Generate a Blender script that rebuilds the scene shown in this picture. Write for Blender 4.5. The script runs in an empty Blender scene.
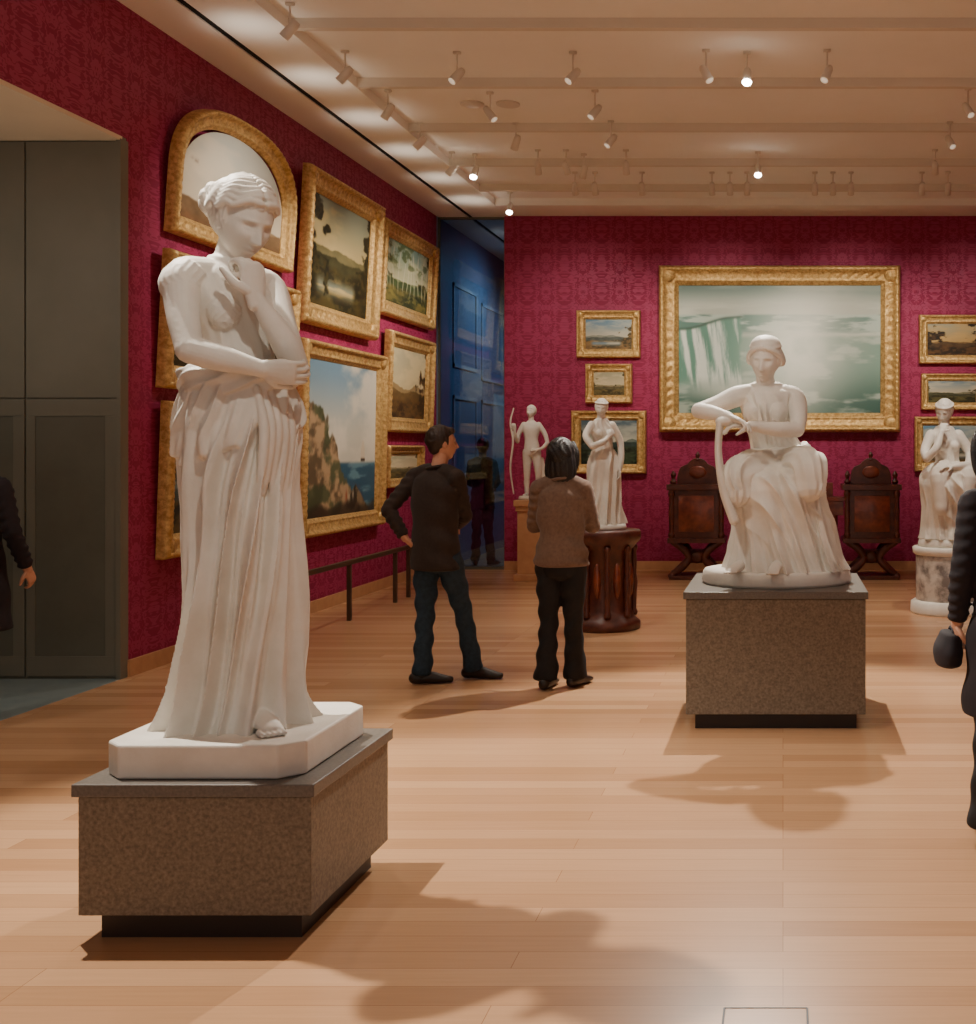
import bpy, math, random
import numpy as np
from mathutils import Vector, Matrix
random.seed(4)
D=bpy.data
scene=bpy.context.scene
V=lambda *a: np.array(a,float)
def unit(a):
    a=np.array(a,float); return a/max(1e-9,np.linalg.norm(a))
def sm(x,a,b):
    t=np.clip((x-a)/(b-a),0,1); return t*t*(3-2*t)
def lin(c):
    c=np.asarray(c,float); return np.where(c<=0.04045,c/12.92,((c+0.055)/1.055)**2.4)
def rgb(r,g,b): return tuple(lin((r/255,g/255,b/255)))+(1,)

# ------------------------------------------------------------ mesh builder
class MB:
    def __init__(s): s.v=[]; s.f=[]; s.n=0
    def add(s,v,f):
        v=np.asarray(v,float); s.v.append(v)
        o=s.n; s.f.extend([tuple(i+o for i in q) for q in f]); s.n+=len(v)
    def rings(s,rings,p0,p1):
        k=len(rings[0]); n=len(rings)
        v=np.concatenate([np.concatenate(rings),[p0],[p1]])
        f=[]
        for i in range(n-1):
            for j in range(k):
                j2=(j+1)%k
                f.append((i*k+j,i*k+j2,(i+1)*k+j2,(i+1)*k+j))
        a=n*k; b=a+1
        for j in range(k):
            j2=(j+1)%k
            f.append((a,j2,j)); f.append((b,(n-1)*k+j,(n-1)*k+j2))
        s.add(v,f)
    def tube(s,P,R,ref=None,sub=6,seg=18,cap=1.0,disp=None,flat=False):
        P=np.array(P,float); R=np.array([(r,r) if np.isscalar(r) else r for r in R],float)
        n=len(P)
        if sub>1:
            PE=np.vstack([2*P[0]-P[1],P,2*P[-1]-P[-2]]); RE=np.vstack([R[0],R,R[-1]])
            pts=[];rr=[]
            for i in range(n-1):
                for k in range(sub):
                    t=k/sub
                    def cr(A):
                        a,b,c,d=A[i],A[i+1],A[i+2],A[i+3]
                        return .5*(2*b+(c-a)*t+(2*a-5*b+4*c-d)*t*t+(3*b-a-3*c+d)*t**3)
                    pts.append(cr(PE)); rr.append(np.maximum(cr(RE),1e-4))
            pts.append(P[-1]); rr.append(R[-1]); P=np.array(pts); R=np.array(rr)
        T=np.gradient(P,axis=0); T/=np.linalg.norm(T,axis=1)[:,None]+1e-9
        th=np.linspace(0,2*np.pi,seg,endpoint=False)
        a=None; rings=[]; fr=[]
        for i in range(len(P)):
            t=T[i]
            if ref is not None: a=np.array(ref,float)
            elif a is None: a=V(1,0,0) if abs(t[0])<.8 else V(0,1,0)
            a=a-t*a.dot(t); a=unit(a); b=np.cross(t,a); fr.append((t,a,b))
        def ring(i,off,sc):
            t,a,b=fr[i]; ra,rb=R[i]
            if disp is not None:
                dd=disp(i/(len(P)-1),th)*sc
            else: dd=0
            return P[i]+t*off+np.outer(np.cos(th)*(ra*sc+dd),a)+np.outer(np.sin(th)*(rb*sc+dd),b)
        r0=min(R[0])*cap; r1=min(R[-1])*cap
        if flat:
            rings=[ring(i,0,1) for i in range(len(P))]
            s.rings(rings,P[0],P[-1]); return
        for ph in (75,50,25): rings.append(ring(0,-r0*math.sin(math.radians(ph)),math.cos(math.radians(ph))))
        for i in range(len(P)): rings.append(ring(i,0,1))
        for ph in (25,50,75): rings.append(ring(len(P)-1,r1*math.sin(math.radians(ph)),math.cos(math.radians(ph))))
        s.rings(rings,P[0]-fr[0][0]*r0,P[-1]+fr[-1][0]*r1)
    def ell(s,c,r,M=None,nl=20,nk=28,disp=None):
        c=np.array(c,float); M=np.eye(3) if M is None else M
        rings=[]
        th=np.linspace(0,2*np.pi,nk,endpoint=False)
        def pt(d):
            p=d*np.array(r)
            if disp is not None: p=disp(d,p)
            return c+p@M.T
        for i in range(1,nl):
            la=math.pi*i/nl
            d=np.stack([np.sin(la)*np.cos(th),np.sin(la)*np.sin(th),np.full_like(th,math.cos(la))],1)
            rings.append(pt(d))
        s.rings(rings,pt(np.array([[0,0,1.]]))[0],pt(np.array([[0,0,-1.]]))[0])
    def box(s,c,d,rz=0,M=None):
        x,y,z=[q/2 for q in d]
        v=np.array([(i,j,k) for i in(-x,x) for j in(-y,y) for k in(-z,z)])
        if rz: 
            cc,ss=math.cos(rz),math.sin(rz); v=v@np.array([[cc,ss,0],[-ss,cc,0],[0,0,1]])
        if M is not None: v=v@np.array(M).T
        s.add(v+np.array(c,float),[(0,1,3,2),(4,6,7,5),(0,4,5,1),(2,3,7,6),(0,2,6,4),(1,5,7,3)])
    def b2(s,x0,x1,y0,y1,z0,z1): s.box(((x0+x1)/2,(y0+y1)/2,(z0+z1)/2),(x1-x0,y1-y0,z1-z0))
    def lathe(s,prof,c=(0,0,0),seg=40,mod=None):
        th=np.linspace(0,2*np.pi,seg,endpoint=False); c=np.array(c,float); rings=[]
        for r,z in prof:
            rr=r*(np.ones(seg) if mod is None else mod(th,z))
            rings.append(c+np.stack([rr*np.cos(th),rr*np.sin(th),np.full(seg,z)],1))
        s.rings(rings,c+V(0,0,prof[0][1]),c+V(0,0,prof[-1][1]))
    def prism(s,poly,z0,z1,M=None,o=(0,0,0)):
        n=len(poly); v=[(x,y,z0) for x,y in poly]+[(x,y,z1) for x,y in poly]
        v=np.array(v,float)
        if M is not None: v=v@np.array(M,float).T
        f=[tuple(range(n))[::-1],tuple(range(n,2*n))]+[(i,(i+1)%n,n+(i+1)%n,n+i) for i in range(n)]
        s.add(v+np.array(o,float),f)
    def loft(s,secs,fold,seg=260,rows=170,zf=None):
        secs=np.array(secs,float); t=np.linspace(0,1,len(secs)); S=np.linspace(0,1,rows)
        def ip(k):
            out=np.interp(S,t,secs[:,k])
            for _ in range(40): out[1:-1]=(out[:-2]+2*out[1:-1]+out[2:])/4
            return out
        z,cx,cy,rx,ry=[ip(k) for k in range(5)]
        th=np.linspace(0,2*np.pi,seg,endpoint=False); rings=[]
        for i in range(rows):
            d=fold(th,S[i]); zz=np.full(seg,z[i])
            if zf is not None: zz=zz+zf(th,S[i])
            rings.append(np.stack([cx[i]+(rx[i]+d)*np.cos(th),cy[i]+(ry[i]+d)*np.sin(th),zz],1))
        s.rings(rings,V(cx[0],cy[0],z[0]),V(cx[-1],cy[-1],z[-1]))
    def head(s,c,fwd,up,h=.24,female=True,res=(64,84)):
        f=unit(fwd); r=unit(np.cross(f,up)); u=np.cross(r,f); M=np.stack([r,f,u],1); k=h/.24
        def dp(d,p):
            x,y,z=d[:,0],d[:,1],d[:,2]
            X=.077*x; Y=.098*y; Z=.12*z
            t=np.clip(-z,0,1)
            X=X*(1-(.34 if female else .26)*t**1.3)
            Y=np.where(y<0,Y*(1-.45*t),Y*.92)
            g=lambda cx,cz,sx,sz: np.exp(-((X-cx)/sx)**2-((Z-cz)/sz)**2)
            m=sm(y,.05,.45)
            n=np.where(Z>-.03,np.clip((.03-Z)/.06,0,1)**1.1*.028,.028*np.exp(-((Z+.03)/.007)**2))
            dd=n*np.exp(-(X/.0115)**2)
            dd+=.006*(g(.011,-.03,.007,.007)+g(-.011,-.03,.007,.007))
            for sx in(-1,1):
                dd+=-.017*g(sx*.031,.012,.017,.013)+.009*g(sx*.031,.010,.012,.0075)-.003*g(sx*.031,.011,.013,.0018)
                dd+=.006*g(sx*.030,.032,.022,.007)+.004*g(sx*.045,-.02,.02,.02)
            dd+=.008*g(0,-.052,.02,.0055)+.009*g(0,-.0655,.016,.0055)-.006*g(0,-.0585,.022,.0025)-.004*g(0,-.078,.015,.006)
            dd+=.009*g(0,-.1,.02,.014)
            Y=Y+m*dd
            return np.stack([X,Y,Z],1)*k
        s.ell(c,(1,1,1),M,res[0],res[1],dp)
        for sx in(-1,1): # ears
            o=np.array(c)+M@(V(sx*.077,-.008,.0)*k)
            s.ell(o,(.008*k,.018*k,.031*k),M,10,14)
        return M,k
    def hair(s,c,M,k,wave=.004,r=(.086,.103,.105),off=(0,-.019,.03),nl=50,freq=26,line=.055):
        o=np.array(off)*k
        def dp(d,p):
            w=np.sin(freq*d[:,1]+5*np.sin(5*d[:,0]+3*d[:,2]))*wave*k
            p=p*(1+w[:,None]/np.linalg.norm(p,axis=1)[:,None])
            q=(p+o)/k   # keep the shell clear of the face below the hairline
            m=sm(q[:,1],.005,.05)*sm(line+.02-q[:,2],0,.03)
            p[:,1]-=m*np.maximum(q[:,1]-.015,0)*.75*k
            return p
        s.ell(np.array(c)+M@o,np.array(r)*k,M,nl,72,dp)
    def hand(s,w,d,n,side,k=1.0,curl=.5,spread=0.0,ts=1):
        w=np.array(w,float); d=unit(d); n=np.array(n,float); n=unit(n-d*n.dot(d)); t=np.cross(d,n)*side
        s.tube([w-d*.02*k,w+d*.02*k,w+d*.055*k,w+d*.088*k],[(.026*k,.019*k),(.034*k,.018*k),(.042*k,.016*k),(.041*k,.012*k)],ref=t,seg=16,sub=4)
        for off,L,dc in((.031,.068,0),(.0105,.078,.05),(-.0105,.072,.1),(-.031,.056,.15)):
            b=w+d*(.085-.1*abs(off)*.8)*k+t*off*k; P=[b-d*.02*k]; P.append(b)
            dirr=d+t*spread*off*8
            ang=0
            for q,fr in enumerate((.45,.31,.24)):
                ang+=curl*(.7+.25*q)+dc*.3
                dv=unit(unit(dirr)*math.cos(ang)+n*math.sin(ang))
                P.append(P[-1]+dv*L*fr*k)
            s.tube(P,[.0092*k,.0094*k,.0086*k,.0076*k,.0062*k],seg=12,sub=4)
        b=w+d*.02*k+t*.026*k
        d1=unit(d*.6+t*.75+n*.45*ts); d2=unit(d*.9+t*.25+n*.6*ts)
        s.tube([b,b+d1*.035*k,b+d1*.035*k+d2*.03*k,b+d1*.035*k+d2*.052*k],[.014*k,.0125*k,.0105*k,.0075*k],seg=12,sub=4)

def mk(name,mb,mat,parent=None,loc=(0,0,0),voxel=None,smooth=0,shade=True,bevel=0,rot=None):
    me=D.meshes.new(name+'_mesh'); v=np.concatenate(mb.v)
    me.from_pydata(v.tolist(),[],mb.f); me.update()
    ob=D.objects.new(name,me); scene.collection.objects.link(ob); ob.location=loc
    if rot: ob.rotation_euler=rot
    if mat: me.materials.append(mat)
    if parent: ob.parent=parent
    if shade: me.polygons.foreach_set('use_smooth',[True]*len(me.polygons))
    if bevel:
        m=ob.modifiers.new('b','BEVEL'); m.width=bevel; m.segments=2; m.limit_method='ANGLE'
    if voxel:
        m=ob.modifiers.new('r','REMESH'); m.mode='VOXEL'; m.voxel_size=voxel; m.use_smooth_shade=True
    if smooth:
        m=ob.modifiers.new('s','SMOOTH'); m.factor=.5; m.iterations=smooth
    return ob
def grp(name,loc=(0,0,0),rz=0):
    e=D.objects.new(name,None); e.location=loc; e.rotation_euler=(0,0,rz); e.empty_display_size=.2
    scene.collection.objects.link(e); return e

# ------------------------------------------------------------ materials
def mat(name,base,rough=.5,metal=0,spec=.5,noise=None,bump=0,bscale=40,coat=0,sheen=0,sss=0):
    m=D.materials.new(name); m.use_nodes=True; nt=m.node_tree; b=nt.nodes['Principled BSDF']
    b.inputs['Base Color'].default_value=base; b.inputs['Roughness'].default_value=rough
    b.inputs['Metallic'].default_value=metal; b.inputs['Specular IOR Level'].default_value=spec
    b.inputs['Coat Weight'].default_value=coat; b.inputs['Sheen Weight'].default_value=sheen
    if sss:
        b.inputs['Subsurface Weight'].default_value=sss; b.inputs['Subsurface Radius'].default_value=(1,.8,.6); b.inputs['Subsurface Scale'].default_value=.004
    tc=nt.nodes.new('ShaderNodeTexCoord')
    if noise:
        sc,c2,lo,hi=noise
        n=nt.nodes.new('ShaderNodeTexNoise'); n.inputs['Scale'].default_value=sc; n.inputs['Detail'].default_value=6; n.inputs['Roughness'].default_value=.6
        nt.links.new(tc.outputs['Object'],n.inputs['Vector'])
        r=nt.nodes.new('ShaderNodeValToRGB'); r.color_ramp.elements[0].position=lo; r.color_ramp.elements[1].position=hi
        r.color_ramp.elements[0].color=base; r.color_ramp.elements[1].color=c2
        nt.links.new(n.outputs['Fac'],r.inputs['Fac']); nt.links.new(r.outputs['Color'],b.inputs['Base Color'])
    if bump:
        n2=nt.nodes.new('ShaderNodeTexNoise'); n2.inputs['Scale'].default_value=bscale; n2.inputs['Detail'].default_value=5
        nt.links.new(tc.outputs['Object'],n2.inputs['Vector'])
        bp=nt.nodes.new('ShaderNodeBump'); bp.inputs['Strength'].default_value=bump; bp.inputs['Distance'].default_value=.01
        nt.links.new(n2.outputs['Fac'],bp.inputs['Height']); nt.links.new(bp.outputs['Normal'],b.inputs['Normal'])
    return m
marble=mat('white_marble',rgb(216,209,197),.55,spec=.35,noise=(3.5,rgb(234,229,219),.35,.65),bump=.10,bscale=70,sss=.04)
marble_d=mat('veined_marble',rgb(120,112,108),.35,noise=(7,rgb(205,196,186),.4,.6))
stone=mat('speckled_stone',rgb(100,88,74),.5,noise=(80,rgb(138,125,108),.35,.7),bump=.1,bscale=120)
stone_top=mat('stone_top',rgb(98,92,86),.4,noise=(90,rgb(116,110,102),.4,.7))
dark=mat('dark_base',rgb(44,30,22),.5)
gold=mat('gilded_frame',rgb(180,138,76),.44,metal=.48,noise=(26,rgb(230,194,126),.35,.65),bump=.5,bscale=80)
mahog=mat('mahogany',rgb(96,38,22),.35,noise=(9,rgb(146,70,42),.35,.7),coat=.3)
mahog_d=mat('dark_mahogany',rgb(70,30,22),.4,noise=(12,rgb(104,50,32),.35,.7),coat=.2)
ceil_m=mat('ceiling_paint',rgb(246,242,232),.85,noise=(1.5,rgb(250,246,238),.3,.7))
ceil_b=mat('ceiling_beam_paint',rgb(222,212,196),.85,noise=(1.5,rgb(228,218,202),.3,.7))
slot_m=mat('slot_black',rgb(10,9,9),.9)
fix_m=mat('fixture_paint',rgb(225,215,200),.5)
bronze=mat('bronze_rail',rgb(84,66,52),.45,metal=.3)
niche_m=mat('niche_panel_metal',rgb(116,112,98),.5,metal=.1,noise=(2,rgb(124,120,106),.3,.7))
niche_d=mat('niche_panel_dark',rgb(96,94,81),.55,noise=(4,rgb(104,102,89),.3,.7))
soffit_m=mat('niche_soffit_paint',rgb(224,208,180),.8,noise=(2,rgb(230,214,186),.3,.7))
nfloor=mat('niche_floor_stone',rgb(112,126,128),.35,noise=(8,rgb(126,140,140),.3,.7))
blue_m=mat('blue_passage_wall',rgb(92,112,136),.3,noise=(1.2,rgb(112,132,156),.3,.7))
blue_f=mat('blue_frame',rgb(140,152,164),.3,noise=(9,rgb(160,170,180),.3,.7))
base_m=mat('baseboard_wood',rgb(190,140,100),.45,noise=(9,rgb(205,156,114),.3,.7))
skin=mat('skin',rgb(196,140,112),.55,noise=(14,rgb(206,152,124),.3,.7))
hair_b=mat('brown_hair',rgb(34,22,16),.5,noise=(60,rgb(54,36,26),.3,.7),bump=.5,bscale=90)
hair_k=mat('black_hair',rgb(16,12,12),.5,noise=(60,rgb(30,22,22),.3,.7),bump=.5,bscale=90)
jk_man=mat('brown_jacket_cloth',rgb(38,26,20),.85,noise=(50,rgb(50,36,29),.3,.7),sheen=.05)
jk_wom=mat('taupe_jacket_cloth',rgb(100,76,62),.85,noise=(50,rgb(120,94,78),.3,.7),sheen=.1)
jeans=mat('denim',rgb(26,44,58),.85,noise=(40,rgb(40,62,78),.3,.7))
black=mat('black_cloth',rgb(14,12,14),.85,noise=(40,rgb(24,20,22),.3,.7))
coat_m=mat('dark_coat_cloth',rgb(22,16,22),.85,noise=(30,rgb(34,25,31),.3,.7))
shoe_m=mat('leather_shoe',rgb(26,18,14),.4,noise=(30,rgb(42,30,22),.3,.7))
glass=D.materials.new('tinted_glass'); glass.use_nodes=True; nt=glass.node_tree
for n in list(nt.nodes):
    if n.type=='BSDF_PRINCIPLED': nt.nodes.remove(n)
o_=[n for n in nt.nodes if n.type=='OUTPUT_MATERIAL'][0]
tr_=nt.nodes.new('ShaderNodeBsdfTransparent'); tr_.inputs[0].default_value=(.52,.68,.84,1)
gl_=nt.nodes.new('ShaderNodeBsdfGlossy'); gl_.inputs['Roughness'].default_value=.02; gl_.inputs[0].default_value=(.8,.9,1,1)
mx_=nt.nodes.new('ShaderNodeMixShader'); fr_=nt.nodes.new('ShaderNodeFresnel'); fr_.inputs[0].default_value=2.0
nt.links.new(fr_.outputs[0],mx_.inputs[0]); nt.links.new(tr_.outputs[0],mx_.inputs[1]); nt.links.new(gl_.outputs[0],mx_.inputs[2]); nt.links.new(mx_.outputs[0],o_.inputs[0])

def emis(name,c,s):
    m=D.materials.new(name); m.use_nodes=True; b=m.node_tree.nodes['Principled BSDF']
    b.inputs['Emission Color'].default_value=c; b.inputs['Emission Strength'].default_value=s; b.inputs['Base Color'].default_value=c; return m
lamp_on=emis('lamp_lens_lit',(1,.93,.8,1),40)
lamp_off=emis('lamp_lens_dim',(1,.85,.65,1),.5)

def damask():
    m=D.materials.new('crimson_damask'); m.use_nodes=True; nt=m.node_tree; b=nt.nodes['Principled BSDF']; L=nt.links.new
    def N(t,**k):
        n=nt.nodes.new(t)
        for a,v in k.items(): setattr(n,a,v)
        return n
    def M(op,a,b_=None):
        n=N('ShaderNodeMath',operation=op)
        for i,x in enumerate((a,b_)):
            if x is None: continue
            if isinstance(x,(int,float)): n.inputs[i].default_value=x
            else: L(x,n.inputs[i])
        return n.outputs[0]
    g=N('ShaderNodeNewGeometry'); s=N('ShaderNodeSeparateXYZ'); L(g.outputs['Position'],s.inputs[0])
    u=M('ADD',s.outputs[0],s.outputs[1]); z=s.outputs[2]
    k=2*math.pi/.5
    su=M('MULTIPLY',u,k); sz=M('MULTIPLY',z,k*.6)
    a=M('MULTIPLY',M('COSINE',su),M('COSINE',sz))
    mu=M('ABSOLUTE',M('SINE',M('MULTIPLY',su,.5)))
    cb=N('ShaderNodeCombineXYZ'); L(mu,cb.inputs[0]); L(M('SINE',sz),cb.inputs[1]); L(M('COSINE',sz),cb.inputs[2])
    no=N('ShaderNodeTexNoise'); no.inputs['Scale'].default_value=2.6; no.inputs['Detail'].default_value=1.5; L(cb.outputs[0],no.inputs['Vector'])
    w=M('SINE',M('MULTIPLY',no.outputs['Fac'],30))
    ring=M('COSINE',M('MULTIPLY',a,7.5))
    t=M('ADD',M('MULTIPLY',w,.55),M('MULTIPLY',ring,.45))
    st=N('ShaderNodeMapRange',interpolation_type='SMOOTHSTEP'); L(t,st.inputs[0]); st.inputs[1].default_value=-.15; st.inputs[2].default_value=.15
    mx=N('ShaderNodeMix',data_type='RGBA'); L(st.outputs[0],mx.inputs[0]); mx.inputs[6].default_value=rgb(139,31,69); mx.inputs[7].default_value=rgb(159,46,87)
    L(mx.outputs[2],b.inputs['Base Color'])
    r=M('ADD',M('MULTIPLY',st.outputs[0],-.15),.7); L(r,b.inputs['Roughness']); b.inputs['Specular IOR Level'].default_value=.35
    return m
dam=damask()

def floor_mat():
    m=D.materials.new('oak_strip_floor'); m.use_nodes=True; nt=m.node_tree; b=nt.nodes['Principled BSDF']; L=nt.links.new
    g=nt.nodes.new('ShaderNodeTexCoord')
    br=nt.nodes.new('ShaderNodeTexBrick'); L(g.outputs['Object'],br.inputs['Vector'])
    br.inputs['Scale'].default_value=1; br.inputs['Brick Width'].default_value=2.3; br.inputs['Row Height'].default_value=.125
    br.inputs['Mortar Size'].default_value=.0012; br.inputs['Mortar Smooth'].default_value=.3; br.offset=.37; br.offset_frequency=3
    br.inputs['Color1'].default_value=rgb(182,136,98); br.inputs['Color2'].default_value=rgb(206,161,121); br.inputs['Mortar'].default_value=rgb(148,102,68)
    mp=nt.nodes.new('ShaderNodeMapping'); mp.inputs['Scale'].default_value=(1.2,26,1); L(g.outputs['Object'],mp.inputs['Vector'])
    n=nt.nodes.new('ShaderNodeTexNoise'); n.inputs['Scale'].default_value=2.2; n.inputs['Detail'].default_value=6; L(mp.outputs[0],n.inputs['Vector'])
    mr=nt.nodes.new('ShaderNodeMapRange'); L(n.outputs['Fac'],mr.inputs[0]); mr.inputs[3].default_value=.86; mr.inputs[4].default_value=1.1
    mx=nt.nodes.new('ShaderNodeMix'); mx.data_type='RGBA'; mx.blend_type='MULTIPLY'; mx.inputs[0].default_value=1
    L(br.outputs['Color'],mx.inputs[6]); L(mr.outputs[0],mx.inputs[7]); L(mx.outputs[2],b.inputs['Base Color'])
    b.inputs['Roughness'].default_value=.27; b.inputs['Specular IOR Level'].default_value=.5
    return m
oak=floor_mat()

# ------------------------------------------------------------ room shell
XW=-4.68; YB=16.2; HC=4.78
def B(name,x0,x1,y0,y1,z0,z1,m,parent=None,bevel=0):
    mb=MB(); mb.b2(x0,x1,y0,y1,z0,z1); return mk(name,mb,m,parent,shade=False,bevel=bevel)
B('floor',XW,5.6,-3,24.5,-.2,0,oak)
B('floor_niche',-8.4,XW,2.4,8.5,-.2,0,nfloor)
B('wall_back',-3.76,5.6,YB,YB+.3,0,5.1,dam)
B('wall_left',XW-.3,XW,8.56,YB,0,5.1,dam)
B('wall_left_header',XW-.3,XW,2.6,8.56,3.84,5.1,dam)
B('wall_left_near',XW-.3,XW,-3,2.6,0,5.1,dam)
B('wall_right',5.3,5.6,-3,YB,0,5.1,dam)
B('wall_left_passage',XW-.3,XW,YB,24.5,0,5.1,blue_m)
B('wall_far_passage',XW,0,24.2,24.5,0,5.1,blue_m)
B('wall_right_passage',-2.0,-1.8,YB+.3,24.2,0,5.1,blue_m)
g=grp('window_1')
B('glass_pane',XW+.02,-3.78,YB+.10,YB+.115,.02,HC-.02,glass,g)
mb=MB(); mb.b2(XW,XW+.025,YB+.08,YB+.14,0,HC); mb.b2(-3.785,-3.76,YB+.08,YB+.14,0,HC); mb.b2(XW,-3.76,YB+.08,YB+.14,HC-.03,HC); mb.b2(XW,-3.76,YB+.08,YB+.14,0,.04)
mk('glass_frame',mb,niche_d,g,shade=False)
HM=4.87
B('ceiling',-3.72,5.6,-3,24.5,HM,5.1,ceil_m)
g=grp('ceiling_soffit')
B('soffit_outer',XW,-4.275,-3,24.5,HC,5.0,ceil_m,g)
B('soffit_inner',-4.21,-3.72,-3,24.5,HC,5.0,ceil_m,g)
B('soffit_slot',-4.275,-4.21,-3,24.5,HC+.012,5.0,slot_m,g)
B('soffit_back',-3.72,5.3,15.5,24.5,HC,5.0,ceil_m,g)
g=grp('ceiling_beams')
for i,y in enumerate((1.8,3.25,4.7,6.15,7.6,9.05,10.5,11.95,13.4,14.7)):
    B('beam_%d'%(i+1),-3.72,5.3,y-.03,y+.03,HC+.01,5.0,ceil_b,g)
B('wall_niche_jamb',-8.1,XW-.005,8.5,8.56,0,5.1,niche_m)
B('wall_niche_side',-8.4,-8.1,2.4,8.56,0,5.1,niche_m)
B('wall_niche_near',-8.1,XW-.3,2.4,2.6,0,5.1,niche_m)
B('ceiling_niche',-8.1,XW,2.6,8.5,3.81,3.84,soffit_m)
g=grp('door_1')
mb=MB()
for x0,x1 in((-5.35,-4.715),(-6.02,-5.365),(-6.7,-6.035)):
    mb.b2(x0,x1,8.485,8.5,1.99,3.8)
    mb.b2(x0,x1,8.485,8.5,1.86,1.98); mb.b2(x0,x1,8.485,8.5,.02,.16)
    mb.b2(x0,x0+.06,8.485,8.5,.16,1.86); mb.b2(x1-.08,x1,8.485,8.5,.16,1.86)
mk('door_rails',mb,niche_m,g,shade=False,bevel=.002)
mb=MB()
for x0,x1 in((-5.35,-4.715),(-6.02,-5.365),(-6.7,-6.035)): mb.b2(x0+.06,x1-.08,8.492,8.5,.16,1.86)
mk('door_inset',mb,niche_d,g,shade=False)
B('baseboard_left',XW,XW+.02,8.56,YB,0,.12,base_m)
B('baseboard_back',-3.76,5.3,YB-.02,YB,0,.12,base_m)
mb=MB(); mb.b2(XW-.03,XW+.004,8.47,8.57,0,3.82); mk('trim_1',mb,niche_m,shade=False)
g=grp('floor_outlet_cover',(-.05,3.36,0))
mb=MB()
for c,d in(((0,.12,.0015),(.24,.006,.003)),((0,-.12,.0015),(.24,.006,.003)),((-.12,0,.0015),(.006,.24,.003)),((.12,0,.0015),(.006,.24,.003))): mb.box(c,d)
mk('outlet_rim',mb,dark,g,shade=False)
mb=MB(); mb.box((0,0,.001),(.232,.232,.002)); mk('outlet_lid',mb,oak,g,shade=False)

# ------------------------------------------------------------ paintings
def hsh(i,j,s):
    n=np.sin(i*127.1+j*311.7+s*74.7)*43758.5453; return n-np.floor(n)
def vn(u,v,s):
    i=np.floor(u); j=np.floor(v); a=u-i; b=v-j; a=a*a*(3-2*a); b=b*b*(3-2*b)
    return (hsh(i,j,s)*(1-a)+hsh(i+1,j,s)*a)*(1-b)+(hsh(i,j+1,s)*(1-a)+hsh(i+1,j+1,s)*a)*b
def fbm(u,v,s,o=5):
    r=0;a=.5
    for k in range(o): r=r+a*vn(u*2**k,v*2**k,s+k); a*=.5
    return r
def C(*c): return np.array(c,float)/255
def mix(a,b,t): 
    t=np.clip(t,0,1)[...,None]; return a*(1-t)+b*t
def land(seed,top,low,hill,ground,dk,hor=.42,trees=.5,side=0,water=None):
    def f(u,v):
        s=mix(C(*low)+0*u[...,None],C(*top),sm(v,hor,1)); c=fbm(u*3,v*6,seed)
        s=mix(s,C(*low)*1.08,sm(c,.42,.68)*.6)
        h0=hor+.26*(fbm(u*2.2+4,u*0,seed+13)-.40)
        s=mix(s,mix(C(*hill)*.5+C(*low)*.5+0*s,C(*hill),fbm(u*9,v*9,seed+15)*.7),sm(h0-v,0,.015))
        h=hor+.16*(fbm(u*3,u*0,seed+3)-.5)
        s=mix(s,mix(C(*hill)+0*s,C(*hill)*.6,fbm(u*12,v*12,seed+5)),sm(h-v,0,.02))
        g=mix(C(*ground)+0*s,C(*dk),sm(fbm(u*6,v*10,seed+7),.3,.68))
        g=mix(g,C(*ground)*1.25,sm(fbm(u*16,v*22,seed+8),.55,.7)*.5)
        s=mix(s,g,sm(h-.1-v,-.02,.05))
        if water: s=mix(s,mix(C(*water)+0*s,C(*low),sm(fbm(u*3,v*26,seed+17),.4,.65)),np.exp(-((v-.2)/.07)**2)*sm(.36-np.abs(u-.45),0,.1))
        e=np.abs(u-.5)*2 if side==0 else (1-u if side<0 else u)*1.6-.6
        t=fbm(u*7,v*7,seed+9)+.55*e-.35*np.abs(v-.45)
        s=mix(s,mix(C(*dk)+0*s,C(*ground),sm(fbm(u*20,v*20,seed+2),.4,.7)*.7),sm(t,1.04-trees*.35,1.16-trees*.35))
        return s*.92
    return f
def niagara(u,v):
    s=mix(C(206,212,196)+0*u[...,None],C(112,136,128),sm(v,.80,1))
    s=mix(s,C(168,178,164),sm(fbm(u*2.5+1,v*9,3),.42,.6)*.5)
    brink=.66+.10*sm(u,.0,.25)-.02*np.sin(u*9)
    w=mix(C(100,136,124)+0*s,C(186,204,190),sm(fbm(u*8,v*30,8),.4,.6))
    s=mix(s,w,sm(.78-v,0,.02)*sm(v,.60,.66))
    p=mix(C(130,162,146)+0*s,C(72,104,94),sm(.42-v,0,.42)); p=mix(p,C(204,214,198),sm(fbm(u*6,v*14,8),.50,.7)*.7)
    s=mix(s,p,sm(.62-v,0,.04))
    st=fbm(u*40+3*v,v*2.2,5)
    fall=mix(C(104,150,132)+0*s,C(226,236,224),sm(st,.36,.58))
    s=mix(s,fall,sm(.32-u+.03*(fbm(v*8,u*0,2)-.5),0,.02)*sm(v,.14,.30)*sm(brink-v,-.01,.015))
    s=mix(s,C(74,100,88),np.exp(-((v-brink)/.012)**2)*sm(.34-u,0,.04)*.8)
    d=((u-.60-.12*(v-.5))/.24)**2+((v-.5)/.55)**2
    s=mix(s,C(240,240,226),np.exp(-d)*np.clip(.95+.9*(fbm(u*5,v*4,12)-.45),0,1))
    s=mix(s,C(228,234,220),np.exp(-((v-.18)/.08)**2-((u-.3)/.25)**2)*.75)
    return s
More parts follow.
